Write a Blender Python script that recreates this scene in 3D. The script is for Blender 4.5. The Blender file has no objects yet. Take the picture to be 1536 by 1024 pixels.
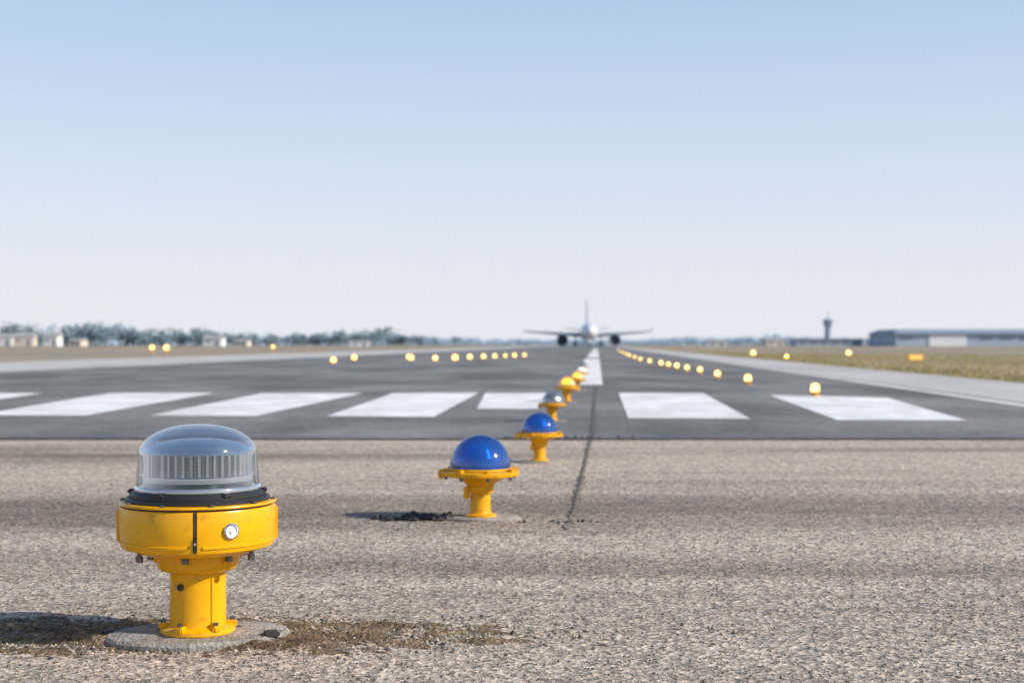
import bpy, bmesh, math, random
from mathutils import Vector, Matrix, noise
random.seed(7)
scene = bpy.context.scene
scene.view_settings.view_transform = 'Standard'
scene.view_settings.look = 'None'
scene.view_settings.exposure = 0
COL = scene.collection
rad = math.radians

# ------------------------------------------------------------------ helpers
def new_mat(name):
    m = bpy.data.materials.new(name); m.use_nodes = True
    nt = m.node_tree; nt.nodes.clear()
    out = nt.nodes.new('ShaderNodeOutputMaterial')
    return m, nt, out

def N(nt, t, **kw):
    n = nt.nodes.new(t)
    for k, v in kw.items():
        if hasattr(n, k) and k not in n.inputs: setattr(n, k, v)
        else: n.inputs[k].default_value = v
    return n

def rgba(c): return (c[0], c[1], c[2], 1)

def simple(name, col, rough=0.6, metal=0.0, var=0.15, scale=12, bump=0.0, dirt=None, spec=0.5, coat=0.0, lo=0.55, hi=0.72):
    m, nt, out = new_mat(name)
    p = N(nt, 'ShaderNodeBsdfPrincipled', Roughness=rough, Metallic=metal)
    p.inputs['Specular IOR Level'].default_value = spec
    p.inputs['Coat Weight'].default_value = coat
    tc = N(nt, 'ShaderNodeTexCoord')
    no = N(nt, 'ShaderNodeTexNoise', Scale=scale, Detail=6.0, Roughness=0.65)
    nt.links.new(tc.outputs['Object'], no.inputs['Vector'])
    r = N(nt, 'ShaderNodeValToRGB')
    r.color_ramp.elements[0].position = 0.3; r.color_ramp.elements[1].position = 0.7
    r.color_ramp.elements[0].color = rgba([c*(1-var) for c in col])
    r.color_ramp.elements[1].color = rgba([min(1, c*(1+var)) for c in col])
    nt.links.new(no.outputs['Fac'], r.inputs['Fac'])
    last = r.outputs['Color']
    if dirt:
        n2 = N(nt, 'ShaderNodeTexNoise', Scale=scale*3.5, Detail=8.0, Roughness=0.75)
        nt.links.new(tc.outputs['Object'], n2.inputs['Vector'])
        r2 = N(nt, 'ShaderNodeValToRGB')
        r2.color_ramp.elements[0].position = lo; r2.color_ramp.elements[1].position = hi
        r2.color_ramp.elements[0].color = (0, 0, 0, 1); r2.color_ramp.elements[1].color = (0.8, 0.8, 0.8, 1)
        nt.links.new(n2.outputs['Fac'], r2.inputs['Fac'])
        mx = N(nt, 'ShaderNodeMixRGB'); mx.inputs['Color2'].default_value = rgba(dirt)
        nt.links.new(r2.outputs['Color'], mx.inputs['Fac']); nt.links.new(last, mx.inputs['Color1'])
        last = mx.outputs['Color']
        mr = N(nt, 'ShaderNodeMapRange'); mr.inputs['To Min'].default_value = rough-0.05; mr.inputs['To Max'].default_value = rough+0.3
        nt.links.new(r2.outputs['Color'], mr.inputs['Value']); nt.links.new(mr.outputs[0], p.inputs['Roughness'])
    nt.links.new(last, p.inputs['Base Color'])
    if bump:
        b = N(nt, 'ShaderNodeBump', Strength=bump, Distance=0.003)
        n3 = N(nt, 'ShaderNodeTexNoise', Scale=scale*8, Detail=5.0)
        nt.links.new(tc.outputs['Object'], n3.inputs['Vector'])
        nt.links.new(n3.outputs['Fac'], b.inputs['Height'])
        nt.links.new(b.outputs['Normal'], p.inputs['Normal'])
    nt.links.new(p.outputs[0], out.inputs['Surface'])
    return m

def ground_mat(name, c_dark, c_light, agg_scale, agg_amt, band_amt, bump, patch_scale=(0.5, 0.25), rough=0.9, stain=0.0, dist=0.004, pos=(0.36, 0.64), offs=(0, 0, 0)):
    m, nt, out = new_mat(name)
    L = nt.links.new
    p = N(nt, 'ShaderNodeBsdfPrincipled', Roughness=rough)
    p.inputs['Specular IOR Level'].default_value = 0.2
    g = N(nt, 'ShaderNodeNewGeometry')
    mp = N(nt, 'ShaderNodeMapping'); mp.inputs['Scale'].default_value = (patch_scale[0], patch_scale[1], 1); mp.inputs['Location'].default_value = offs
    L(g.outputs['Position'], mp.inputs['Vector'])
    n1 = N(nt, 'ShaderNodeTexNoise', Scale=1.0, Detail=7.0, Roughness=0.6, Distortion=0.4)
    L(mp.outputs[0], n1.inputs['Vector'])
    r1 = N(nt, 'ShaderNodeValToRGB')
    r1.color_ramp.elements[0].position = pos[0]; r1.color_ramp.elements[1].position = pos[1]
    r1.color_ramp.elements[0].color = rgba(c_dark); r1.color_ramp.elements[1].color = rgba(c_light)
    L(n1.outputs['Fac'], r1.inputs['Fac'])
    v = N(nt, 'ShaderNodeTexVoronoi', Scale=agg_scale); L(g.outputs['Position'], v.inputs['Vector'])
    sep = N(nt, 'ShaderNodeSeparateColor'); L(v.outputs['Color'], sep.inputs[0])
    mr = N(nt, 'ShaderNodeMapRange'); mr.inputs['To Min'].default_value = 1-agg_amt; mr.inputs['To Max'].default_value = 1+agg_amt
    L(sep.outputs[0], mr.inputs['Value'])
    n2 = N(nt, 'ShaderNodeTexNoise', Scale=agg_scale*0.35, Detail=8.0, Roughness=0.8); L(g.outputs['Position'], n2.inputs['Vector'])
    mr2 = N(nt, 'ShaderNodeMapRange'); mr2.inputs['From Min'].default_value = 0.3; mr2.inputs['From Max'].default_value = 0.7
    mr2.inputs['To Min'].default_value = 1-agg_amt*0.9; mr2.inputs['To Max'].default_value = 1+agg_amt*0.9
    L(n2.outputs['Fac'], mr2.inputs['Value'])
    n4 = N(nt, 'ShaderNodeTexNoise', Scale=5.0, Detail=7.0, Roughness=0.75); L(g.outputs['Position'], n4.inputs['Vector'])
    mr4 = N(nt, 'ShaderNodeMapRange'); mr4.inputs['From Min'].default_value = 0.3; mr4.inputs['From Max'].default_value = 0.7
    mr4.inputs['To Min'].default_value = 1-band_amt; mr4.inputs['To Max'].default_value = 1+band_amt
    L(n4.outputs['Fac'], mr4.inputs['Value'])
    m1 = N(nt, 'ShaderNodeMath', operation='MULTIPLY'); L(mr.outputs[0], m1.inputs[0]); L(mr2.outputs[0], m1.inputs[1])
    m2 = N(nt, 'ShaderNodeMath', operation='MULTIPLY'); L(m1.outputs[0], m2.inputs[0]); L(mr4.outputs[0], m2.inputs[1])
    fac = m2.outputs[0]
    if stain:
        n5 = N(nt, 'ShaderNodeTexNoise', Scale=0.9, Detail=8.0, Roughness=0.7, Distortion=1.2); L(g.outputs['Position'], n5.inputs['Vector'])
        mr5 = N(nt, 'ShaderNodeMapRange'); mr5.inputs['From Min'].default_value = 0.54; mr5.inputs['From Max'].default_value = 0.72
        mr5.inputs['To Min'].default_value = 1.0; mr5.inputs['To Max'].default_value = 1-stain
        L(n5.outputs['Fac'], mr5.inputs['Value'])
        m3 = N(nt, 'ShaderNodeMath', operation='MULTIPLY'); L(fac, m3.inputs[0]); L(mr5.outputs[0], m3.inputs[1]); fac = m3.outputs[0]
    mx = N(nt, 'ShaderNodeVectorMath', operation='SCALE'); L(r1.outputs['Color'], mx.inputs[0]); L(fac, mx.inputs['Scale'])
    L(mx.outputs[0], p.inputs['Base Color'])
    b = N(nt, 'ShaderNodeBump', Strength=bump, Distance=dist)
    ad = N(nt, 'ShaderNodeMath', operation='ADD')
    L(v.outputs['Distance'], ad.inputs[0]); L(n2.outputs['Fac'], ad.inputs[1])
    L(ad.outputs[0], b.inputs['Height']); L(b.outputs['Normal'], p.inputs['Normal'])
    L(p.outputs[0], out.inputs['Surface'])
    return m

def mesh_obj(name, verts, faces, mat=None, parent=None, smooth=False, loc=(0, 0, 0)):
    me = bpy.data.meshes.new(name); me.from_pydata(verts, [], faces); me.update()
    o = bpy.data.objects.new(name, me); COL.objects.link(o); o.location = loc
    if mat:
        for mm in (mat if isinstance(mat, list) else [mat]): me.materials.append(mm)
    if smooth:
        for p in me.polygons: p.use_smooth = True
    if parent: o.parent = parent
    return o

def autosmooth(o, ang=35):
    bm = bmesh.new(); bm.from_mesh(o.data)
    bmesh.ops.recalc_face_normals(bm, faces=bm.faces)
    for f in bm.faces: f.smooth = True
    for e in bm.edges:
        if len(e.link_faces) == 2 and e.calc_face_angle(0) > rad(ang): e.smooth = False
    bm.to_mesh(o.data); bm.free()

def lathe(name, prof, mat, parent=None, segs=64, a0=0, a1=360, loc=(0, 0, 0), sy=1.0, ang=35, axis='Z', cap=True):
    full = abs(a1-a0) >= 360
    n = segs if full else segs+1
    verts = []; faces = []
    for (r, z) in prof:
        for i in range(n):
            a = rad(a0+(a1-a0)*i/segs)
            x, y = r*math.cos(a), r*math.sin(a)*sy
            verts.append((x, y, z) if axis == 'Z' else (x, z, y))
    for j in range(len(prof)-1):
        for i in range(n if full else n-1):
            i2 = (i+1) % n
            faces.append((j*n+i, j*n+i2, (j+1)*n+i2, (j+1)*n+i))
    if full and cap:
        if prof[0][0] > 1e-5: faces.append(tuple(range(n))[::-1])
        if prof[-1][0] > 1e-5: faces.append(tuple((len(prof)-1)*n+i for i in range(n)))
    o = mesh_obj(name, verts, faces, mat, parent, loc=loc)
    bm = bmesh.new(); bm.from_mesh(o.data)
    bmesh.ops.remove_doubles(bm, verts=bm.verts, dist=1e-5); bm.to_mesh(o.data); bm.free()
    autosmooth(o, ang)
    return o

def box(name, size, loc, mat, parent=None, bevel=0.0, rotz=0):
    bm = bmesh.new(); bmesh.ops.create_cube(bm, size=1)
    for v in bm.verts: v.co = Vector((v.co.x*size[0], v.co.y*size[1], v.co.z*size[2]))
    if bevel: bmesh.ops.bevel(bm, geom=bm.edges[:], offset=bevel, segments=2, affect='EDGES')
    me = bpy.data.meshes.new(name); bm.to_mesh(me); bm.free()
    o = bpy.data.objects.new(name, me); COL.objects.link(o); o.location = loc; o.rotation_euler[2] = rotz
    me.materials.append(mat)
    if parent: o.parent = parent
    return o

def empty(name, loc=(0, 0, 0), rotz=0, scale=1):
    e = bpy.data.objects.new(name, None); COL.objects.link(e); e.location = loc
    e.rotation_euler[2] = rotz; e.scale = (scale,)*3; e.empty_display_size = 0.2
    return e

def poly(name, pts, z, mat):
    return mesh_obj(name, [(x, y, z) for x, y in pts], [tuple(range(len(pts)))], mat)

# ------------------------------------------------------------------ materials
M_apron = ground_mat('apron_weathered', (0.235, 0.188, 0.148), (0.515, 0.430, 0.350), 80, 0.48, 0.15, 1.0, (0.11, 1.05), stain=0.22, dist=0.0055, pos=(0.33, 0.56))
M_runway = ground_mat('runway_asphalt', (0.135, 0.135, 0.137), (0.255, 0.250, 0.245), 60, 0.25, 0.14, 0.5, (0.40, 0.20), stain=0.30, pos=(0.40, 0.60))
M_shoulder = ground_mat('shoulder_concrete', (0.46, 0.445, 0.43), (0.58, 0.56, 0.54), 60, 0.15, 0.06, 0.3, (0.3, 0.1))
M_field = ground_mat('dry_field', (0.27, 0.225, 0.165), (0.40, 0.335, 0.25), 20, 0.25, 0.1, 0.4, (0.05, 0.05))
M_grass = ground_mat('dry_grass', (0.23, 0.19, 0.095), (0.42, 0.335, 0.19), 30, 0.35, 0.15, 0.8, (0.12, 0.08))
M_paint = ground_mat('worn_white_paint', (0.66, 0.66, 0.66), (0.90, 0.90, 0.90), 60, 0.08, 0.09, 0.3, (1.6, 0.8), stain=0.12)
M_blade = simple('grass_blades', (0.37, 0.30, 0.13), 0.8, var=0.4, scale=1)
M_crack = simple('joint_sealant', (0.11, 0.10, 0.09), 0.8, var=0.3, scale=30)
M_joint = simple('joint_dirt', (0.24, 0.195, 0.155), 0.9, var=0.5, scale=14)
M_soil = ground_mat('soil', (0.10, 0.07, 0.042), (0.29, 0.215, 0.14), 150, 0.5, 0.3, 1.0, (9, 9))
M_stone = simple('stone', (0.44, 0.37, 0.30), 0.9, var=0.5, scale=60)
M_stoned = simple('stone_dark', (0.14, 0.11, 0.09), 0.9, var=0.5, scale=60)
M_rubble = simple('tar_rubble', (0.035, 0.03, 0.03), 0.7, var=0.4, scale=60)
M_yellow = simple('yellow_enamel', (0.86, 0.42, 0.001), 0.32, var=0.06, scale=9, bump=0.12, dirt=(0.36, 0.15, 0.008), spec=0.45, lo=0.54, hi=0.74)
M_yellow2 = simple('yellow_enamel_worn', (0.82, 0.39, 0.002), 0.42, var=0.10, scale=14, bump=0.15, dirt=(0.30, 0.13, 0.02), spec=0.35, lo=0.50, hi=0.70)
M_black = simple('black_rubber', (0.02, 0.02, 0.022), 0.45, var=0.2, scale=20)
M_steel = simple('steel', (0.72, 0.72, 0.73), 0.18, metal=1.0, var=0.15, scale=40)
M_dksteel = simple('dark_steel', (0.16, 0.15, 0.14), 0.4, metal=0.8, var=0.3, scale=40)
M_pad = ground_mat('concrete_pad', (0.25, 0.23, 0.205), (0.42, 0.39, 0.35), 160, 0.25, 0.2, 0.6, (8, 8), stain=0.3)

def glass_mat(name, tint, gloss_min, gloss_max, milk, milk_col, rough=0.03, blend=0.35):
    m, nt, out = new_mat(name); L = nt.links.new
    tr = N(nt, 'ShaderNodeBsdfTransparent'); tr.inputs[0].default_value = rgba(tint)
    gl = N(nt, 'ShaderNodeBsdfGlossy', Roughness=rough); gl.inputs['Color'].default_value = (0.95, 0.97, 1, 1)
    df = N(nt, 'ShaderNodeBsdfPrincipled', Roughness=0.2); df.inputs['Base Color'].default_value = rgba(milk_col)
    lw = N(nt, 'ShaderNodeLayerWeight', Blend=blend)
    mr = N(nt, 'ShaderNodeMapRange'); mr.inputs['To Min'].default_value = gloss_min; mr.inputs['To Max'].default_value = gloss_max
    L(lw.outputs['Facing'], mr.inputs['Value'])
    m0 = N(nt, 'ShaderNodeMixShader', Fac=milk); L(tr.outputs[0], m0.inputs[1]); L(df.outputs[0], m0.inputs[2])
    m1 = N(nt, 'ShaderNodeMixShader'); L(mr.outputs[0], m1.inputs[0]); L(m0.outputs[0], m1.inputs[1]); L(gl.outputs[0], m1.inputs[2])
    L(m1.outputs[0], out.inputs['Surface'])
    return m
M_glass = glass_mat('clear_glass', (0.96, 0.98, 1.0), 0.04, 0.85, 0.0, (0.60, 0.68, 0.80), 0.01, 0.30)
M_glassin = glass_mat('clear_glass_inner', (0.97, 0.985, 1.0), 0.03, 0.5, 0.0, (0.60, 0.68, 0.80), 0.02, 0.22)
M_glassrim = glass_mat('thick_glass', (0.80, 0.86, 0.92), 0.30, 0.9, 0.25, (0.88, 0.90, 0.93), 0.03)
M_prism = glass_mat('prism_glass', (0.70, 0.76, 0.82), 0.55, 0.95, 0.10, (0.85, 0.88, 0.92), 0.05)
M_prismdk = glass_mat('prism_glass_shaded', (0.30, 0.36, 0.43), 0.25, 0.7, 0.05, (0.3, 0.34, 0.40), 0.05)  # darker copy of the prism glass, shade put into its tint
M_prismcap = glass_mat('sky_tint_cap', (0.50, 0.60, 0.72), 0.22, 0.8, 0.30, (0.22, 0.31, 0.44), 0.04)  # blue-grey colour painted in as the sky reflected in the dome top

def blue_glass(name):
    m, nt, out = new_mat(name); L = nt.links.new
    p = N(nt, 'ShaderNodeBsdfPrincipled', Roughness=0.12)
    p.inputs['Coat Weight'].default_value = 1.0; p.inputs['Coat Roughness'].default_value = 0.03
    lw = N(nt, 'ShaderNodeLayerWeight', Blend=0.5)
    r = N(nt, 'ShaderNodeValToRGB')
    r.color_ramp.elements[0].color = (0.015, 0.16, 0.62, 1); r.color_ramp.elements[1].color = (0.003, 0.04, 0.24, 1)
    r.color_ramp.elements[0].position = 0.15; r.color_ramp.elements[1].position = 0.8
    L(lw.outputs['Facing'], r.inputs['Fac']); L(r.outputs[0], p.inputs['Base Color'])
    tr = N(nt, 'ShaderNodeBsdfTransparent'); tr.inputs[0].default_value = (0.06, 0.32, 0.92, 1)
    mx = N(nt, 'ShaderNodeMixShader', Fac=0.42); L(tr.outputs[0], mx.inputs[1]); L(p.outputs[0], mx.inputs[2])
    gl = N(nt, 'ShaderNodeBsdfGlossy', Roughness=0.03)
    l2 = N(nt, 'ShaderNodeLayerWeight', Blend=0.2)
    mr = N(nt, 'ShaderNodeMapRange'); mr.inputs['To Min'].default_value = 0.04; mr.inputs['To Max'].default_value = 0.45
    L(l2.outputs['Facing'], mr.inputs['Value'])
    m2 = N(nt, 'ShaderNodeMixShader'); L(mr.outputs[0], m2.inputs[0]); L(mx.outputs[0], m2.inputs[1]); L(gl.outputs[0], m2.inputs[2])
    L(m2.outputs[0], out.inputs['Surface'])
    return m
M_blue = blue_glass('blue_glass')

def emis(name, col, s):
    m, nt, out = new_mat(name)
    e = N(nt, 'ShaderNodeEmission', Strength=s); e.inputs[0].default_value = rgba(col)
    nt.links.new(e.outputs[0], out.inputs['Surface']); return m
M_lit = emis('lit_lamp', (1.0, 0.62, 0.20), 4.0)
M_lits = emis('lit_sign', (1.0, 0.62, 0.16), 1.2)
M_litw = emis('lamp_and_glint_white', (1.0, 0.92, 0.75), 6.0)

# ------------------------------------------------------------------ ground
D = 0.06   # runway heading: metres of drift to the right per metre ahead
poly('ground', [(-6000, -300), (6000, -300), (6000, 9000), (-6000, 9000)], -0.004, M_field)
poly('apron_pavement', [(-60, -40), (60, -40), (60, 9.75), (20, 9.55), (0, 9.5), (-20, 9.75), (-60, 10.2)], 0.0, M_apron)
def strip(name, o1, o2, y1, y2, z, mat):
    return poly(name, [(o1+D*y1, y1), (o2+D*y1, y1), (o2+D*y2, y2), (o1+D*y2, y2)], z, mat)
strip('runway', -13.8, 4.5, 9.2, 1500, 0.004, M_runway)
strip('shoulder_pavement', -20.5, -13.8, 9.8, 1500, 0.0042, M_shoulder)
strip('shoulder_pavement', 4.5, 6.7, 9.6, 1500, 0.0042, M_shoulder)
poly('grass_verge', [(6.7+D*9.8, 9.8), (80, 9.8), (80, 46), (6.7+D*90+6, 90), (6.7+D*260, 260)], 0.004, M_grass)
strip('runway_edge_marking', 4.20, 4.36, 9.4, 1300, 0.008, M_paint)
strip('runway_edge_marking', -13.6, -13.3, 9.6, 1300, 0.008, M_paint)
strip('centreline_marking', -0.50, 0.08, 21.5, 60, 0.008, M_paint)
strip('centreline_marking', -0.50, 0.08, 66, 120, 0.008, M_paint)
strip('centreline_marking', -0.50, 0.08, 130, 190, 0.008, M_paint)
bars = [[(-4.64, 12.24), (-3.67, 12.24), (-3.74, 17.87), (-5.05, 17.87)],
        [(-3.115, 12.24), (-2.19, 12.13), (-1.87, 17.87), (-3.125, 17.87)],
        [(-1.58, 12.13), (-0.66, 12.0), (-0.42, 18.0), (-1.49, 17.87)],
        [(-0.335, 13.5), (0.24, 13.5), (0.478, 17.9), (-0.335, 17.9)],
        [(0.963, 11.8), (1.96, 11.7), (2.40, 17.87), (1.34, 17.87)],
        [(2.63, 11.5), (3.65, 11.4), (4.30, 16.3), (3.10, 17.17)],
        [(-6.3, 12.24), (-5.3, 12.24), (-5.9, 17.87), (-7.1, 17.87)]]
for b in bars: poly('threshold_marking', b, 0.0082, M_paint)

def ragged(name, pts, width, z, mat, step=0.05, wander=0.3, vary=1.2, base=0.5):
    vs, fs = [], []
    for k in range(len(pts)-1):
        a, b = Vector(pts[k]), Vector(pts[k+1]); n = max(2, int((b-a).length/step))
        d = (b-a).normalized(); nrm = Vector((-d.y, d.x))
        for i in range(n+(k == len(pts)-2)):
            c = a+(b-a)*i/n
            c = c+nrm*noise.noise(Vector((c.x*2.1, c.y*2.1, 4)))*width*wander
            w = width*(base+abs(noise.noise(Vector((c.x*9, c.y*9, 9))))*vary)/2
            p, q = c+nrm*w, c-nrm*w
            vs += [(p.x, p.y, z), (q.x, q.y, z)]
    for i in range(len(vs)//2-1): fs.append((2*i, 2*i+1, 2*i+3, 2*i+2))
    return mesh_obj(name, vs, fs, mat)
ragged('pavement_joint', [(0.19, 4.75), (0.53, 9.5)], 0.034, 0.004, M_joint, 0.015, 0.35, 2.4, 0.1)
ragged('pavement_joint', [(0.215, 5.1), (0.53, 9.5)], 0.008, 0.0078, M_crack, 0.03, 1.2, 2.0, 0.1)
ragged('pavement_joint', [(0.53, 9.4), (1.02, 17.5), (1.25, 21)], 0.040, 0.0086, M_crack)
ragged('pavement_joint', [(-20, 9.77), (0, 9.22), (20, 9.57)], 0.10, 0.0088, M_crack)
ragged('pavement_joint', [(-8, 25.0), (1.4, 24.5), (5.8, 24.8)], 0.12, 0.0088, M_crack, 0.2)
ragged('pavement_joint', [(-8.3, 10), (-5.0, 60)], 0.08, 0.0088, M_crack, 0.2)

def soil(name, cx, cy, rx, ry, h, n=46):
    vs, fs = [], []
    for j in range(n):
        for i in range(n):
            u, v = i/(n-1)*2-1, j/(n-1)*2-1
            x, y = cx+u*rx, cy+v*ry
            d = math.sqrt(u*u+v*v)
            e = max(0, 1-d)**0.6
            nz = noise.fractal(Vector((x*11, y*18, 1)), 1.0, 2.0, 6)
            z = h*(e*(0.9+1.4*nz)-0.38)
            vs.append((x, y, z))
    for j in range(n-1):
        for i in range(n-1): fs.append((j*n+i, j*n+i+1, (j+1)*n+i+1, (j+1)*n+i))
    return mesh_obj(name, vs, fs, M_soil, smooth=True)
soil('soil_patch', -0.86, 3.03, 1.05, 0.24, 0.017, 180)

def stones(name, n, fn, smin, smax, mat):
    vs, fs = [], []
    base = [(1, 0, 0), (-1, 0, 0), (0, 1, 0), (0, -1, 0), (0, 0, 1), (0, 0, -1)]
    tri = [(0, 2, 4), (2, 1, 4), (1, 3, 4), (3, 0, 4), (2, 0, 5), (1, 2, 5), (3, 1, 5), (0, 3, 5)]
    for _ in range(n):
        x, y = fn(); s = random.uniform(smin, smax)*random.uniform(0.5, 1)
        a = random.uniform(0, 6.28); k = len(vs)
        for b in base:
            q = Vector(b)*s*random.uniform(0.6, 1.2); q.z *= 0.7
            vs.append((x+q.x*math.cos(a)-q.y*math.sin(a), y+q.x*math.sin(a)+q.y*math.cos(a), s*0.25+q.z))
        fs += [tuple(k+t for t in f) for f in tri]
    return mesh_obj(name, vs, fs, mat)
def f_near():
    y = 2.3+random.random()**1.7*4.2
    return random.uniform(-0.42, 0.42)*y, y
stones('gravel', 24000, f_near, 0.0015, 0.0050, M_stone)
stones('gravel', 16000, f_near, 0.0012, 0.0050, M_stoned)
def f_soil():
    return random.gauss(-0.84, 0.40), random.gauss(3.03, 0.085)
stones('gravel', 3200, f_soil, 0.002, 0.008, M_stone)
stones('gravel', 4200, f_soil, 0.002, 0.009, M_stoned)
stones('gravel', 180, f_soil, 0.004, 0.011, M_rubble)
def f_rub():
    return random.gauss(-0.32, 0.07), random.gauss(5.04, 0.025)
stones('rubble', 60, f_rub, 0.010, 0.032, M_rubble)
stones('rubble', 24, lambda: (random.uniform(0.0, 0.3), random.gauss(4.95, .03)), 0.004, 0.014, M_rubble)
stones('rubble', 70, lambda: (random.uniform(-0.3, 0.9), random.gauss(9.3, .06)), 0.008, 0.030, M_rubble)
vs, fs = [], []
for _ in range(1800):
    x, y = random.gauss(-0.76, 0.38), random.gauss(3.02, 0.08)
    a = random.uniform(0, 6.28); l = random.uniform(.008, .03); k = len(vs); wd = random.uniform(.0006, .0014)
    ex, ey, ez = x+l*math.cos(a), y+l*math.sin(a), random.uniform(.003, .018)
    vs += [(x-wd, y, 0.004), (x+wd, y, 0.004), (ex, ey, ez)]; fs.append((k, k+1, k+2))
mesh_obj('dry_weeds', vs, fs, simple('straw', (0.28, 0.21, 0.10), 0.8, var=0.5, scale=20))

# ------------------------------------------------------------------ foremost light (clear lens)
L1 = empty('runway_light', (-0.661, 2.995, 0), rad(12.3))
lathe('concrete_pad', [(0.0, 0), (0.190, 0.0), (0.191, 0.010), (0.184, 0.016), (0.0, 0.018)], M_pad, L1, 72, sy=0.66, cap=False)
lathe('base_flange', [(0.0, 0.017), (0.076, 0.017), (0.078, 0.020), (0.077, 0.027), (0.070, 0.031), (0.062, 0.033), (0.0, 0.033)], M_yellow, L1, 64)
for k in range(6):
    a = rad(-90+30+60*k)
    box('flange_lug', (0.024, 0.018, 0.014), (0.069*math.cos(a), 0.069*math.sin(a), 0.032), M_yellow, L1, 0.003, a)
    lathe('flange_bolt', [(0, 0), (0.006, 0), (0.006, 0.006), (0, 0.007)], M_dksteel, L1, 6, loc=(0.071*math.cos(a), 0.071*math.sin(a), 0.039), cap=False)
lathe('post', [(0.060, 0.030), (0.0585, 0.038), (0.058, 0.12), (0.058, 0.142), (0.062, 0.148), (0.062, 0.150)], M_yellow, L1, 72)
box('post_seam', (0.004, 0.004, 0.10), (0.028, -0.0515, 0.088), M_yellow, L1, 0.0015)
lathe('collar', [(0.0, 0.147), (0.072, 0.147), (0.079, 0.150), (0.084, 0.156), (0.0875, 0.172), (0.0875, 0.190), (0.0, 0.190)], M_yellow, L1, 72, cap=False)
for a in (-105, -50, 10, 70, 130, 190):
    a = rad(a)
    box('collar_lug', (0.010, 0.022, 0.020), (0.088*math.cos(a), 0.088*math.sin(a), 0.177), M_yellow, L1, 0.003, a)
    lathe('collar_bolt', [(0, 0), (0.007, 0), (0.007, 0.012), (0, 0.012)], M_dksteel, L1, 6, loc=(0.098*math.cos(a), 0.098*math.sin(a), 0.172), cap=False)
lathe('housing_core', [(0.0, 0.187), (0.122, 0.187), (0.140, 0.194), (0.1505, 0.204), (0.1515, 0.288), (0.0, 0.288)], M_yellow, L1, 96, cap=False)
g = 1.5
for k in range(4):
    a0 = -92+90*k+g; a1 = -92+90*(k+1)-g
    lathe('housing_panel', [(0.1512, 0.199), (0.1565, 0.200), (0.1590, 0.205), (0.1612, 0.280), (0.1595, 0.284), (0.1512, 0.284), (0.1512, 0.199)], M_yellow, L1, 28, a0, a1)
    lathe('panel_ledge', [(0.1585, 0.209), (0.1622, 0.210), (0.1624, 0.2145), (0.1592, 0.2155)], M_yellow, L1, 28, a0+4, a1-4)
for k in range(1, 4):
    a = rad(-92+90*k)
    box('side_clamp', (0.013, 0.026, 0.070), (0.1590*math.cos(a), 0.1590*math.sin(a), 0.244), M_yellow, L1, 0.003, a)
box('panel_rib', (0.0045, 0.006, 0.048), (-0.0055, -0.1530, 0.258), M_dksteel, L1, 0.001)
box('latch', (0.0085, 0.012, 0.030), (-0.0055, -0.1565, 0.218), M_black, L1, 0.002)
lathe('latch_screw', [(0, 0), (0.0028, 0), (0.0028, 0.004), (0, 0.004)], M_steel, L1, 16, loc=(-0.0055, -0.1665, 0.222), axis='Y', cap=False)
lathe('shadow_gap', [(0.1525, 0.2845), (0.1525, 0.2890)], M_black, L1, 96, cap=False)  # black ring painted in as the shade between housing and rim
lathe('top_rim', [(0.0, 0.2885), (0.1615, 0.2885), (0.1630, 0.2905), (0.1615, 0.2935), (0.146, 0.2950), (0.0, 0.2950)], M_yellow, L1, 96, cap=False)
lathe('rim_seal', [(0.150, 0.2955), (0.150, 0.2990), (0.145, 0.303), (0.10, 0.303)], M_black, L1, 96, cap=False)
for k in range(10):
    a = rad(-80+36*k)
    lathe('rim_screw', [(0, 0), (0.005, 0), (0.005, 0.004), (0, 0.005)], M_dksteel, L1, 6, loc=(0.156*math.cos(a), 0.156*math.sin(a), 0.294), cap=False)
lathe('gasket', [(0.140, 0.3032), (0.140, 0.309), (0.136, 0.314), (0.130, 0.317), (0.08, 0.318)], M_black, L1, 96, cap=False)
for k in range(6):
    a = rad(-125+60*k)
    box('lens_clip', (0.016, 0.022, 0.010), (0.136*math.cos(a), 0.136*math.sin(a), 0.313), M_black, L1, 0.003, a)
for a in (-150, -37, 60, 140):
    a = rad(a)
    lathe('under_bolt', [(0, 0), (0.0075, 0), (0.0075, 0.012), (0.005, 0.012), (0.005, 0.026), (0, 0.026)], M_dksteel, L1, 6, loc=(0.135*math.cos(a), 0.135*math.sin(a), 0.175), cap=False)
e = empty('sight_glass', (0, 0, 0), rad(24)); e.parent = L1
lathe('bezel', [(0.0165, 0.0), (0.0165, -0.004), (0.0135, -0.006), (0.012, -0.003)], M_steel, e, 40, loc=(0, -0.1605, 0.244), axis='Y', cap=False)
M_white = simple('sight_white', (0.8, 0.8, 0.78), 0.2)
lathe('reflector', [(0.013, -0.002), (0.010, -0.001), (0.004, -0.003), (0.0035, -0.006), (0, -0.0065)], M_white, e, 12, loc=(0, -0.1615, 0.244), axis='Y', cap=False)
lathe('drain_plug', [(0.007, 0), (0.007, -0.006), (0.0, -0.006)], M_black, L1, 20, loc=(-0.036, -0.0465, 0.118), axis='Y', cap=False)
box('anchor_block', (0.036, 0.026, 0.016), (0.148, -0.066, 0.017), M_rubble, L1, 0.005, 0.2)
box('anchor_block', (0.030, 0.026, 0.018), (-0.185, 0.03, 0.012), M_rubble, L1, 0.005, 0.5)
lathe('glass_foot', [(0.1315, 0.3178), (0.1325, 0.322), (0.1285, 0.327)], M_glassrim, L1, 128, cap=False, ang=60)
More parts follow.
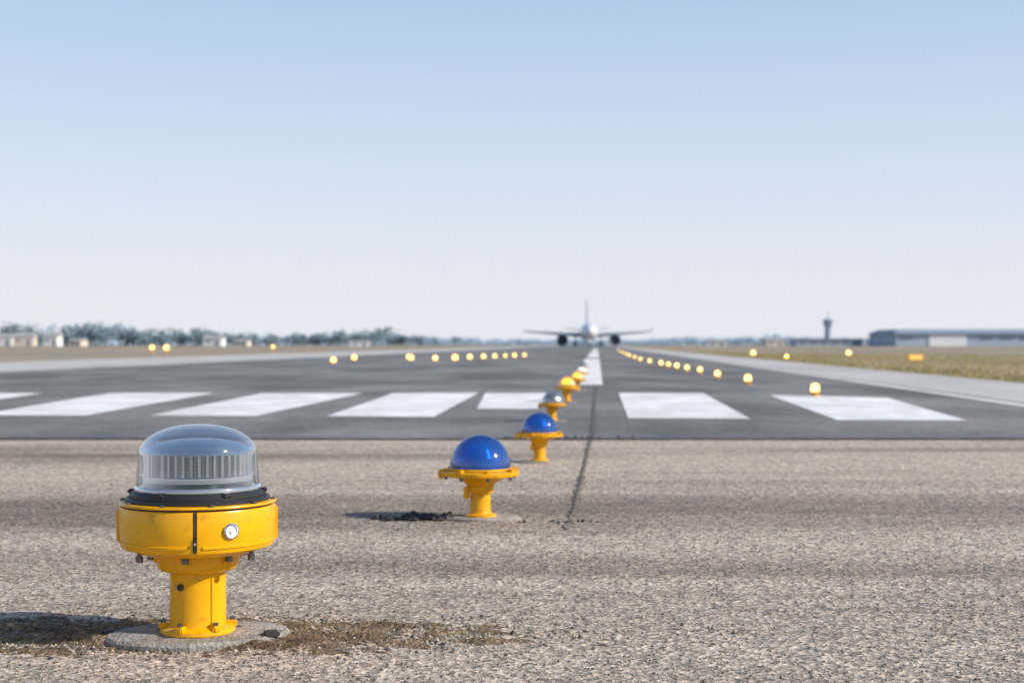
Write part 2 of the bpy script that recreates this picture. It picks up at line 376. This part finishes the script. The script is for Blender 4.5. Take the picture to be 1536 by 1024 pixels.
def dome_prof(dr, zt):
    pr = [(0.1285-dr, 0.327), (0.1275-dr, 0.335), (0.1245-dr, 0.370), (0.1225-dr, 0.390)]
    for i in range(1, 17):
        t = i/16*math.pi/2
        pr.append(((0.1225-dr)*math.cos(t)**0.92 if i < 16 else 0, 0.390+(zt-0.390)*math.sin(t)))
    return pr
lathe('glass_dome', dome_prof(0, 0.452), M_glass, L1, 128, cap=False, ang=60)
lathe('glass_dome_inner', dome_prof(0.004, 0.447), M_glassin, L1, 128, cap=False, ang=60)
def ribbed(name, r, d, z0, z1, n, mats, par):
    vs, fs = [], []
    m = n*4
    for zi, z in enumerate((z0, z1)):
        random.seed(5)
        for i in range(m):
            rr = r+(d, d, 0, 0)[i % 4]*(0.8+0.4*random.random()); a = 2*math.pi*(i+(0.35 if i % 2 else 0))/m
            vs.append((rr*math.cos(a), rr*math.sin(a), z))
    for i in range(m): fs.append((i, (i+1) % m, m+(i+1) % m, m+i))
    o = mesh_obj(name, vs, fs, mats, par)
    for i, p in enumerate(o.data.polygons):
        k = i % 4
        p.material_index = 0 if k == 0 else (1 if k == 2 else (2 if random.random() < 0.4 else 1))  # bright and dark rib faces painted in as reflections in the glass
    return o
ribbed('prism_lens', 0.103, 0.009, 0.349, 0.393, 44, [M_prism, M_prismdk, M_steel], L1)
lathe('sky_tint_cap', [(0.116, 0.393), (0.116, 0.397), (0.107, 0.401), (0.085, 0.412), (0.05, 0.420), (0.0, 0.423)], M_prismcap, L1, 96, cap=False)
lathe('prism_ring', [(0.119, 0.336), (0.119, 0.347), (0.103, 0.349)], M_glassrim, L1, 96, cap=False)
for k in range(7):
    z = 0.337+k*0.008
    lathe('lamp_coil', [(0.055, z), (0.070, z+0.002), (0.070, z+0.005), (0.055, z+0.007)], M_steel, L1, 48, cap=False)
lathe('lamp_base', [(0.112, 0.3185), (0.112, 0.326), (0.06, 0.332), (0.050, 0.334), (0.050, 0.392), (0.0, 0.394)], M_dksteel, L1, 48, cap=False)

# ------------------------------------------------------------------ blue lights
def small_light(name, loc, s, dome_mat, bulb=False):
    E = empty(name, loc, rad(random.uniform(-10, 10)), s)
    lathe('concrete_pad', [(0, 0), (0.145, 0), (0.146, 0.006), (0.138, 0.011), (0, 0.012)], M_pad, E, 48, sy=0.6, cap=False)
    lathe('base_flange', [(0, 0.011), (0.056, 0.011), (0.056, 0.018), (0.045, 0.022), (0, 0.022)], M_yellow2, E, 48, cap=False)
    lathe('post', [(0.040, 0.020), (0.0360, 0.032), (0.035, 0.092), (0.046, 0.096), (0.048, 0.118), (0.0, 0.126)], M_yellow2, E, 48, cap=False)
    lathe('bowl', [(0.045, 0.116), (0.056, 0.130), (0.085, 0.146), (0.118, 0.152), (0.137, 0.156), (0.139, 0.160), (0.139, 0.169), (0.136, 0.172), (0.112, 0.174), (0, 0.175)], M_yellow2, E, 72, cap=False)
    box('conduit', (0.020, 0.024, 0.045), (-0.046, -0.020, 0.095), M_yellow2, E, 0.004)
    for k in range(8):
        a = rad(20+45*k)
        box('rim_lug', (0.02, 0.018, 0.014), (0.127*math.cos(a), 0.127*math.sin(a), 0.176), M_yellow2, E, 0.003, a)
        lathe('rim_bolt', [(0, 0), (0.006, 0), (0.006, 0.016), (0, 0.017)], M_dksteel, E, 6, loc=(0.124*math.cos(a), 0.124*math.sin(a), 0.143), cap=False)
    box('side_hook', (0.02, 0.016, 0.034), (-0.139, -0.01, 0.159), M_yellow2, E, 0.003)
    lathe('lens_ring', [(0.112, 0.1752), (0.112, 0.180), (0.109, 0.183), (0.1, 0.184)], M_yellow2, E, 72, cap=False)
    pr = [(0.1075, 0.182), (0.108, 0.190)]
    for i in range(1, 17):
        t = i/16*math.pi/2; pr.append((0.108*math.cos(t) if i < 16 else 0, 0.190+0.110*math.sin(t)))
    lathe('dome_lens', pr, dome_mat, E, 96, cap=False, ang=60)
    lathe('lamp_holder', [(0.094, 0.182), (0.094, 0.212), (0.060, 0.218), (0.045, 0.25), (0, 0.262)], M_steel, E, 32, cap=False)
    if bulb: lathe('bulb', [(0.06, 0.22), (0.066, 0.24), (0.05, 0.268), (0, 0.28)], M_litw, E, 24, cap=False)
    return E
M_brown = glass_mat('smoked_glass', (0.55, 0.5, 0.48), 0.2, 0.8, 0.4, (0.3, 0.28, 0.28), 0.08)
M_amber = glass_mat('amber_glass', (0.95, 0.6, 0.05), 0.08, 0.4, 0.6, (0.75, 0.42, 0.02), 0.08)
random.seed(21)
small_light('taxiway_light', (-0.112, 5.05, 0), 1.0, M_blue)
small_light('taxiway_light', (0.145, 7.47, 0), 0.88, M_blue)
small_light('taxiway_light', (0.325, 11.4, 0.004), 0.80, M_brown)
small_light('taxiway_light', (0.59, 15.2, 0.004), 0.90, M_amber, True)
small_light('taxiway_light', (0.86, 18.8, 0.004), 0.85, M_amber, True)
small_light('taxiway_light', (1.15, 23.5, 0.004), 0.85, M_brown, True)
small_light('taxiway_light', (1.45, 29, 0.008), 0.85, M_brown)

# ------------------------------------------------------------------ lit edge lights (single mesh each)
def edge_light(loc, zc, r, lit, name='runway_edge_light'):
    bm = bmesh.new()
    def ring(prof, mi, segs=20):
        rings = []
        for (rr, z) in prof: rings.append([bm.verts.new((rr*math.cos(6.28318*i/segs), rr*math.sin(6.28318*i/segs), z)) for i in range(segs)])
        for j in range(len(rings)-1):
            for i in range(segs):
                f = bm.faces.new((rings[j][i], rings[j][(i+1) % segs], rings[j+1][(i+1) % segs], rings[j+1][i])); f.material_index = mi; f.smooth = True
        f = bm.faces.new(rings[-1]); f.material_index = mi
    ring([(r*1.3, 0), (r*1.3, 0.01), (r*0.5, 0.015), (r*0.45, zc-r*1.2), (r*1.1, zc-r*1.1), (r*1.1, zc-r*0.9)], 0)
    ring([(r*0.95, zc-r*0.9), (r, zc-r*0.3), (r, zc+r*0.2), (r*0.85, zc+r*0.65), (r*0.5, zc+r*0.92), (r*0.1, zc+r)], 1)
    me = bpy.data.meshes.new(name); bm.to_mesh(me); bm.free()
    me.materials.append(M_yellow2); me.materials.append(lit)
    o = bpy.data.objects.new(name, me); COL.objects.link(o); o.location = (loc[0], loc[1], 0.008)
for (x, y) in [(3.58, 16.8), (3.60, 21.7), (3.64, 25.2), (3.86, 29.2), (3.9, 31.7), (4.02, 34.7), (4.07, 37), (4.15, 39.6), (4.3, 44.4), (4.55, 50.4),
               (5.0, 58), (5.6, 68), (6.4, 80), (7.5, 97), (9, 120)]:
    edge_light((x, y), 0.10, 0.050*random.uniform(0.9, 1.1), M_lit)
for (x, y) in [(-5.8, 46.2), (-6.1, 55), (-3.9, 55), (-2.85, 52.8), (-2.2, 55), (-1.72, 58), (-1.2, 60), (-0.75, 62), (-0.3, 64), (0.12, 66), (0.6, 68), (-4.2, 58)]:
    edge_light((x, y), 0.11, (0.092 if x < -1 else 0.072)*random.uniform(0.85, 1.12), M_lit)
for (x, y, z, r) in [(-24.3, 100, 0.386, 0.17), (13.4, 79, 0.15, 0.12), (11.2, 58, 0.12, 0.07), (18.7, 79, 0.15, 0.12), (-24.8, 98, 0.4, 0.14), (-16.8, 100, 0.45, 0.10)]:
    edge_light((x, y), z, r, M_lit)
S = empty('airfield_sign', (14.2, 50, 0))
box('sign_face', (0.46, 0.06, 0.17), (0, 0, 0.16), M_lits, S, 0.01)
box('sign_frame', (0.52, 0.05, 0.22), (0, 0.06, 0.16), M_yellow2, S, 0.01)
box('leg_1', (0.04, 0.04, 0.06), (-0.18, 0.06, 0.02), M_dksteel, S)
box('leg_2', (0.04, 0.04, 0.06), (0.18, 0.06, 0.02), M_dksteel, S)

# ------------------------------------------------------------------ airliner
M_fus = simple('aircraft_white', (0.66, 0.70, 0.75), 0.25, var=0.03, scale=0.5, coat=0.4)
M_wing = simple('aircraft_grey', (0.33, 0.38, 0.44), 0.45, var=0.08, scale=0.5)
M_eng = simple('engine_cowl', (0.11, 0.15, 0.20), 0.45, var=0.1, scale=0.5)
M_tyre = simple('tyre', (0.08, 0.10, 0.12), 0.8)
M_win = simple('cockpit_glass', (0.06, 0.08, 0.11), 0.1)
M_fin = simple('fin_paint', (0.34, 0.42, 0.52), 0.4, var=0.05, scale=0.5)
A = empty('airliner', (19.3, 360, 0), rad(-1.5))
fp = [(0, -17), (0.5, -16.85), (1.0, -16.3), (1.5, -15.3), (1.85, -14), (2.05, -12), (2.05, 7), (1.8, 11), (1.2, 15), (0.5, 18.5), (0.15, 19.5)]
lathe('fuselage', [(r*1.06, y) for r, y in fp], M_fus, A, 40, loc=(0, 0, 3.7), axis='Y', cap=False, ang=60)
for i, xx in enumerate((-1.05, -0.36, 0.36, 1.05)):
    box('cockpit_window_%d' % (i+1), (0.6, 0.9, 0.42), (xx, -15.35+abs(xx)*0.25, 4.6-abs(xx)*0.1), M_win, A, 0.05)
def slab(name, root, tip, mat, par):
    vs = []
    for (x, yl, yt, z, t) in (root, tip):
        ym = yl+(yt-yl)*0.3
        vs += [(x, yl, z), (x, ym, z+t/2), (x, yt, z), (x, ym, z-t/2)]
    fs = [(0, 1, 5, 4), (1, 2, 6, 5), (2, 3, 7, 6), (3, 0, 4, 7), (0, 3, 2, 1), (4, 5, 6, 7)]
    return mesh_obj(name, vs, fs, mat, par)
for s, nm in ((-1, 'left'), (1, 'right')):
    slab('wing_'+nm, (s*1.2, -4, 3.5, 2.9, 1.2), (s*16.3, 4.2, 6.2, 3.9, 0.4), M_wing, A)
    box('winglet_'+nm, (0.12, 1.4, 1.1), (s*16.35, 5.3, 4.25), M_wing, A)
    slab('tailplane_'+nm, (s*0.6, 14, 17, 4.4, 0.35), (s*6.0, 17, 18.6, 4.9, 0.15), M_wing, A)
    lathe('engine_'+nm, [(1.05, -1.9), (1.35, -2.2), (1.5, -1.6), (1.5, 0.6), (1.1, 2.2), (0.6, 2.6)], M_eng, A, 32, loc=(s*6.6, -2.2, 1.65), axis='Y', cap=False, ang=50)
    lathe('fan_'+nm, [(0.0, -0.9), (0.3, -0.5), (1.2, -0.3)], M_tyre, A, 32, loc=(s*6.6, -2.8, 1.65), axis='Y', cap=False)
    box('pylon_'+nm, (0.3, 3.0, 0.7), (s*6.6, -0.5, 3.05), M_wing, A)
    box('gear_leg_'+nm, (0.25, 0.25, 2.0), (s*3.3, 1.5, 1.7), M_wing, A)
    for q in (-0.35, 0.35):
        lathe('wheel_'+nm, [(0, -0.18), (0.55, -0.18), (0.6, -0.1), (0.6, 0.1), (0.55, 0.18), (0, 0.18)], M_tyre, A, 24, loc=(s*3.3+q, 1.5, 0.62), axis='Y', cap=False).rotation_euler[2] = rad(90)
box('nose_gear_leg', (0.2, 0.2, 1.6), (0, -12, 1.3), M_wing, A)
for q in (-0.25, 0.25):
    lathe('nose_wheel', [(0, -0.12), (0.36, -0.12), (0.4, -0.06), (0.4, 0.06), (0.36, 0.12), (0, 0.12)], M_tyre, A, 24, loc=(q, -12, 0.42), axis='Y', cap=False).rotation_euler[2] = rad(90)
mesh_obj('fin', [(-.22, 10.5, 5.4), (.22, 10.5, 5.4), (.22, 17.5, 5.0), (-.22, 17.5, 5.0), (-.1, 16.5, 12.6), (.1, 16.5, 12.6), (.1, 18.8, 12.6), (-.1, 18.8, 12.6)],
         [(0, 1, 5, 4), (1, 2, 6, 5), (2, 3, 7, 6), (3, 0, 4, 7), (4, 5, 6, 7), (0, 3, 2, 1)], M_fin, A)
lathe('nose_glint', [(0, -0.1), (0.4, -0.05), (0.4, 0.1), (0, 0.12)], M_litw, A, 16, loc=(-0.0, -12.4, 1.9), axis='Y', cap=False)  # glowing disc added as the bright reflection at the nose

# ------------------------------------------------------------------ background (distance haze put into the pale base colours)
def leaf_mat(name, c0, c1):
    m, nt, out = new_mat(name); L = nt.links.new
    g = N(nt, 'ShaderNodeNewGeometry')
    no = N(nt, 'ShaderNodeTexNoise', Scale=0.5, Detail=4.0); L(g.outputs['Position'], no.inputs['Vector'])
    r = N(nt, 'ShaderNodeValToRGB'); r.color_ramp.elements[0].position = .35; r.color_ramp.elements[1].position = .65
    r.color_ramp.elements[0].color = rgba(c0); r.color_ramp.elements[1].color = rgba(c1)
    L(no.outputs['Fac'], r.inputs['Fac'])
    d = N(nt, 'ShaderNodeBsdfDiffuse'); L(r.outputs[0], d.inputs['Color']); L(d.outputs[0], out.inputs['Surface'])
    return m
M_leaf = leaf_mat('foliage_hazy', (0.13, 0.19, 0.235), (0.22, 0.29, 0.33))  # leaf colours paled towards blue-grey to paint in aerial haze
M_leaf2 = leaf_mat('foliage_far_hazy', (0.29, 0.39, 0.49), (0.38, 0.48, 0.57))
M_trunk = simple('bark', (0.20, 0.22, 0.24), 0.9)
def tree_line(name, specs, mat, dens=260):
    vs, fs, mi = [], [], []
    rng = random.Random(11)
    for (x, y, h, w) in specs:
        k = len(vs); r = 0.04*h
        for z, rr, dx in ((0, r, 0), (h*0.45, r*0.6, rng.uniform(-.2, .2)), (h*0.8, r*0.2, rng.uniform(-.4, .4))):
            for i in range(5): vs.append((x+dx+rr*math.cos(i*1.2566), y+rr*math.sin(i*1.2566), z))
        for j in range(2):
            for i in range(5): fs.append((k+j*5+i, k+j*5+(i+1) % 5, k+(j+1)*5+(i+1) % 5, k+(j+1)*5+i)); mi.append(1)
        cl = [(x+rng.uniform(-.5, .5)*w*.7, y+rng.uniform(-.4, .4)*w, h*rng.uniform(.35, .8), w*rng.uniform(.22, .42)) for _ in range(7)]
        cl.append((x, y, h*0.4, w*0.5))
        for _ in range(dens):
            c = rng.choice(cl)
            d = Vector((rng.gauss(0, 1), rng.gauss(0, 1), rng.gauss(0, 1))).normalized()*c[3]*rng.uniform(.4, 1.05)
            p = Vector((c[0]+d.x, c[1]+d.y, max(0.15, min(h*1.05, c[2]+d.z*0.8))))
            u = Vector((rng.gauss(0, 1), rng.gauss(0, 1), rng.gauss(0, 1))).normalized(); v = u.orthogonal().normalized()
            s = h*rng.uniform(.05, .09); k = len(vs)
            vs += [tuple(p+u*s), tuple(p+v*s), tuple(p-u*s), tuple(p-v*s)]; fs.append((k, k+1, k+2, k+3)); mi.append(0)
    o = mesh_obj(name, vs, fs, [mat, M_trunk])
    for p, m_ in zip(o.data.polygons, mi): p.material_index = m_
    return o
specs = []
def hfun(px):
    tab = [(-700, 5), (0, 4.6), (25, 7.6), (60, 7.0), (80, 4.6), (100, 7.6), (150, 7.2), (170, 5.2), (240, 5.0), (330, 5.2), (370, 3.8), (460, 4.4), (490, 6.2), (560, 5.5), (610, 4.6), (650, 2.8), (800, 2.2), (960, 2.0), (1010, 2.8), (1100, 2.6), (1180, 4.2), (1240, 2.6), (1320, 2.8), (1350, 3.6), (2300, 4)]
    for (a, b), (c, d) in zip(tab, tab[1:]):
        if a <= px <= c: return b+(d-b)*(px-a)/(c-a)
    return 2
X = -330.0
while X < 360:
    t = 768+X*2133/500
    h = hfun(t)*random.uniform(0.62, 1.14)+0.3
    specs.append((X, 500+random.uniform(-10, 10), h, h*random.uniform(0.9, 1.5)))
    X += h*random.uniform(0.3, 0.6)
near_s = [s for s in specs if s[2] > 3.2 and s[0] < 0]; far_s = [s for s in specs if not (s[2] > 3.2 and s[0] < 0)]
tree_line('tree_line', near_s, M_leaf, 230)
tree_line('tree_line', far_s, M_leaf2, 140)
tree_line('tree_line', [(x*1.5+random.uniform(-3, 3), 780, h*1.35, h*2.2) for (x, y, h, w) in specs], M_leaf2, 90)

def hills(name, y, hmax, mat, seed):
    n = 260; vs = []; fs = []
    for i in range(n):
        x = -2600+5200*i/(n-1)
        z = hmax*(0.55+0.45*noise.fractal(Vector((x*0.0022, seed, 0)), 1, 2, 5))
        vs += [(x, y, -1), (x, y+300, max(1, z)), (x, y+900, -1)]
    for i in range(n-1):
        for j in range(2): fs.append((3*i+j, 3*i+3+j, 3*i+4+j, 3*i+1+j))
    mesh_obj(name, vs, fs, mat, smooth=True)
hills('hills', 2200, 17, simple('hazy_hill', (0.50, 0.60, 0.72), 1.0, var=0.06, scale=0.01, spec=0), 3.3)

M_wall = simple('house_wall', (0.60, 0.54, 0.46), 0.9, var=0.06, scale=0.6)
M_wall2 = simple('house_wall_white', (0.74, 0.74, 0.74), 0.9, var=0.05, scale=0.6)
M_roof = simple('house_roof', (0.38, 0.36, 0.36), 0.9, var=0.1, scale=0.6)
M_dark = simple('window_dark', (0.20, 0.23, 0.27), 0.3)
def house(x, y, w, d, h, wall):
    E = empty('house', (x, y, 0), rad(random.uniform(-12, 12)))
    box('walls', (w, d, h), (0, 0, h/2), wall, E)
    rh = h*0.42
    mesh_obj('roof', [(-w/2-.3, -d/2-.3, h), (w/2+.3, -d/2-.3, h), (w/2+.3, d/2+.3, h), (-w/2-.3, d/2+.3, h), (-w/2-.3, 0, h+rh), (w/2+.3, 0, h+rh)],
             [(0, 1, 5, 4), (2, 3, 4, 5), (1, 2, 5), (3, 0, 4), (0, 3, 2, 1)], M_roof, E)
    n = max(2, int(w/2.2))
    for i in range(n):
        xx = -w/2+w*(i+.5)/n
        if i == n//2: box('door', (0.9, 0.06, h*0.7), (xx, -d/2-0.03, h*0.35), M_dark, E)
        else: box('window_%d' % (i+1), (0.9, 0.06, 0.9), (xx, -d/2-0.03, h*0.58), M_dark, E)
for (px, w, h, wl) in [(-60, 10, 3, M_wall2), (8, 6, 3.0, M_wall2), (38, 6.5, 3.1, M_wall), (80, 4.5, 3.2, M_wall2), (118, 4, 1.8, M_wall), (322, 6, 2.5, M_wall2), (365, 4, 1.6, M_wall), (540, 6, 1.3, M_wall2), (1075, 6, 1.5, M_wall2), (1160, 6, 1.8, M_wall)]:
    yy = 470+random.uniform(-12, 8)
    house((px-768)/2133*yy, yy, w, 5, h, wl)

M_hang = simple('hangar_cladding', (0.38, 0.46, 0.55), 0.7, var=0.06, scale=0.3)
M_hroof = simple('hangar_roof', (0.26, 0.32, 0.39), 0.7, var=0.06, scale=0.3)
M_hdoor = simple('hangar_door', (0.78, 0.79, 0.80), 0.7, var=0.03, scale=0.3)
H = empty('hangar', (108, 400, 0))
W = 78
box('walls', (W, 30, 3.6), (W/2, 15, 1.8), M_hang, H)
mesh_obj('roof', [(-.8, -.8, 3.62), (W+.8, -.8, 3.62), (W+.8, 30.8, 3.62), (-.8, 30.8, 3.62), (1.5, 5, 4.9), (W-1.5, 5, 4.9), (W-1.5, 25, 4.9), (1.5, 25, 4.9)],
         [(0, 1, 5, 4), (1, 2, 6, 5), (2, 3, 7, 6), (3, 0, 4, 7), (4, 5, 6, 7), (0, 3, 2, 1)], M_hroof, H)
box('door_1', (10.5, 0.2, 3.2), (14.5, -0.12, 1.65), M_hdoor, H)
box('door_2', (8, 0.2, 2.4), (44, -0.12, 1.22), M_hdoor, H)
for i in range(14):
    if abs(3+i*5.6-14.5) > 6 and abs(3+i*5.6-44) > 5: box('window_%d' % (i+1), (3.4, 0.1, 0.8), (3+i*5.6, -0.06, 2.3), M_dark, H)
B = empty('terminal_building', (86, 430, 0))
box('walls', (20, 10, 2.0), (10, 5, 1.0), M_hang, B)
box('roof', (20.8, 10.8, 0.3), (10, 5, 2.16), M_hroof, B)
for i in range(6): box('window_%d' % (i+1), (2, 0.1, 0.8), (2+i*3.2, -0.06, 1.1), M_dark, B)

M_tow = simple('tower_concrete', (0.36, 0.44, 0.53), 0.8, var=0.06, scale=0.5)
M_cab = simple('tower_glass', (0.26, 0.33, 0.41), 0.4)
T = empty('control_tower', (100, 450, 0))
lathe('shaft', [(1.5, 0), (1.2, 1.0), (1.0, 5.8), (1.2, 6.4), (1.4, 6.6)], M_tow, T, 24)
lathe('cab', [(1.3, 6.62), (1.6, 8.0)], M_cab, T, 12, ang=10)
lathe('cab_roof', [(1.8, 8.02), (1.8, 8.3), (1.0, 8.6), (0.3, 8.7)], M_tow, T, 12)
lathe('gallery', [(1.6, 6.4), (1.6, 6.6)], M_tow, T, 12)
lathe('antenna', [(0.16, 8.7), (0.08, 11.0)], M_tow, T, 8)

vs, fs = [], []
for _ in range(22000):
    y = 18+random.random()**1.5*80
    x = 6.75+D*y+abs(random.gauss(0, 1))*0.3+random.random()**2*18
    h = random.uniform(.03, .09); a = random.uniform(0, 3.14); k = len(vs)
    dx, dy = .012*math.cos(a), .012*math.sin(a)
    vs += [(x-dx, y-dy, 0.003), (x+dx, y+dy, 0.003), (x+random.uniform(-.03, .03), y+random.uniform(-.03, .03), h)]
    fs.append((k, k+1, k+2))
mesh_obj('grass', vs, fs, M_blade)

# ------------------------------------------------------------------ light
EL, AZ = 31.0, 107.0
w = bpy.data.worlds.new('World'); scene.world = w; w.use_nodes = True
nt = w.node_tree; nt.nodes.clear(); L = nt.links.new
sky = nt.nodes.new('ShaderNodeTexSky'); sky.sky_type = 'NISHITA'; sky.sun_disc = False
sky.sun_elevation = rad(EL); sky.sun_rotation = rad(AZ); sky.air_density = 1.0; sky.dust_density = 0.6; sky.ozone_density = 1.5
bg = nt.nodes.new('ShaderNodeBackground'); bg.inputs['Strength'].default_value = 0.12
# atmospheric haze: thick pale layer near the horizon thinning upward
tc = nt.nodes.new('ShaderNodeTexCoord'); sp = nt.nodes.new('ShaderNodeSeparateXYZ'); L(tc.outputs['Generated'], sp.inputs[0])
rc = nt.nodes.new('ShaderNodeValToRGB'); L(sp.outputs['Z'], rc.inputs['Fac'])
els = [(0.0, (0.80, 0.83, 0.90)), (0.05, (0.78, 0.82, 0.90)), (0.12, (0.70, 0.79, 0.92)), (0.24, (0.52, 0.69, 0.92)), (0.6, (0.24, 0.42, 0.76))]
rc.color_ramp.elements[0].position = els[0][0]; rc.color_ramp.elements[0].color = rgba(els[0][1])
rc.color_ramp.elements[1].position = els[-1][0]; rc.color_ramp.elements[1].color = rgba(els[-1][1])
for p_, c_ in els[1:-1]:
    q = rc.color_ramp.elements.new(p_); q.color = rgba(c_)
sc = nt.nodes.new('ShaderNodeVectorMath'); sc.operation = 'SCALE'; sc.inputs['Scale'].default_value = 1/0.12
L(rc.outputs[0], sc.inputs[0])
fr = nt.nodes.new('ShaderNodeMapRange'); fr.inputs['From Max'].default_value = 0.7; fr.inputs['To Min'].default_value = 0.97; fr.inputs['To Max'].default_value = 0.2
L(sp.outputs['Z'], fr.inputs['Value'])
mx = nt.nodes.new('ShaderNodeMixRGB'); L(fr.outputs[0], mx.inputs['Fac']); L(sky.outputs[0], mx.inputs['Color1']); L(sc.outputs[0], mx.inputs['Color2'])
wo = nt.nodes.new('ShaderNodeOutputWorld')
L(mx.outputs[0], bg.inputs[0]); L(bg.outputs[0], wo.inputs[0])
sd = bpy.data.lights.new('sun', 'SUN'); sd.energy = 4.9; sd.angle = rad(0.5); sd.color = (1.0, 0.92, 0.80)
so = bpy.data.objects.new('sun', sd); COL.objects.link(so)
d = Vector((math.sin(rad(AZ))*math.cos(rad(EL)), math.cos(rad(AZ))*math.cos(rad(EL)), math.sin(rad(EL))))
so.rotation_euler = d.to_track_quat('Z', 'Y').to_euler(); so.location = (10, -10, 20)

# ------------------------------------------------------------------ camera
cd = bpy.data.cameras.new('camera'); cam = bpy.data.objects.new('camera', cd); COL.objects.link(cam)
cam.location = (0, 0, 0.62); cam.rotation_euler = (rad(90+0.11), 0, 0)
cd.lens = 50; cd.sensor_width = 36; cd.clip_start = 0.05; cd.clip_end = 20000
cd.dof.use_dof = True; cd.dof.focus_distance = 2.92; cd.dof.aperture_fstop = 5.0
scene.camera = cam
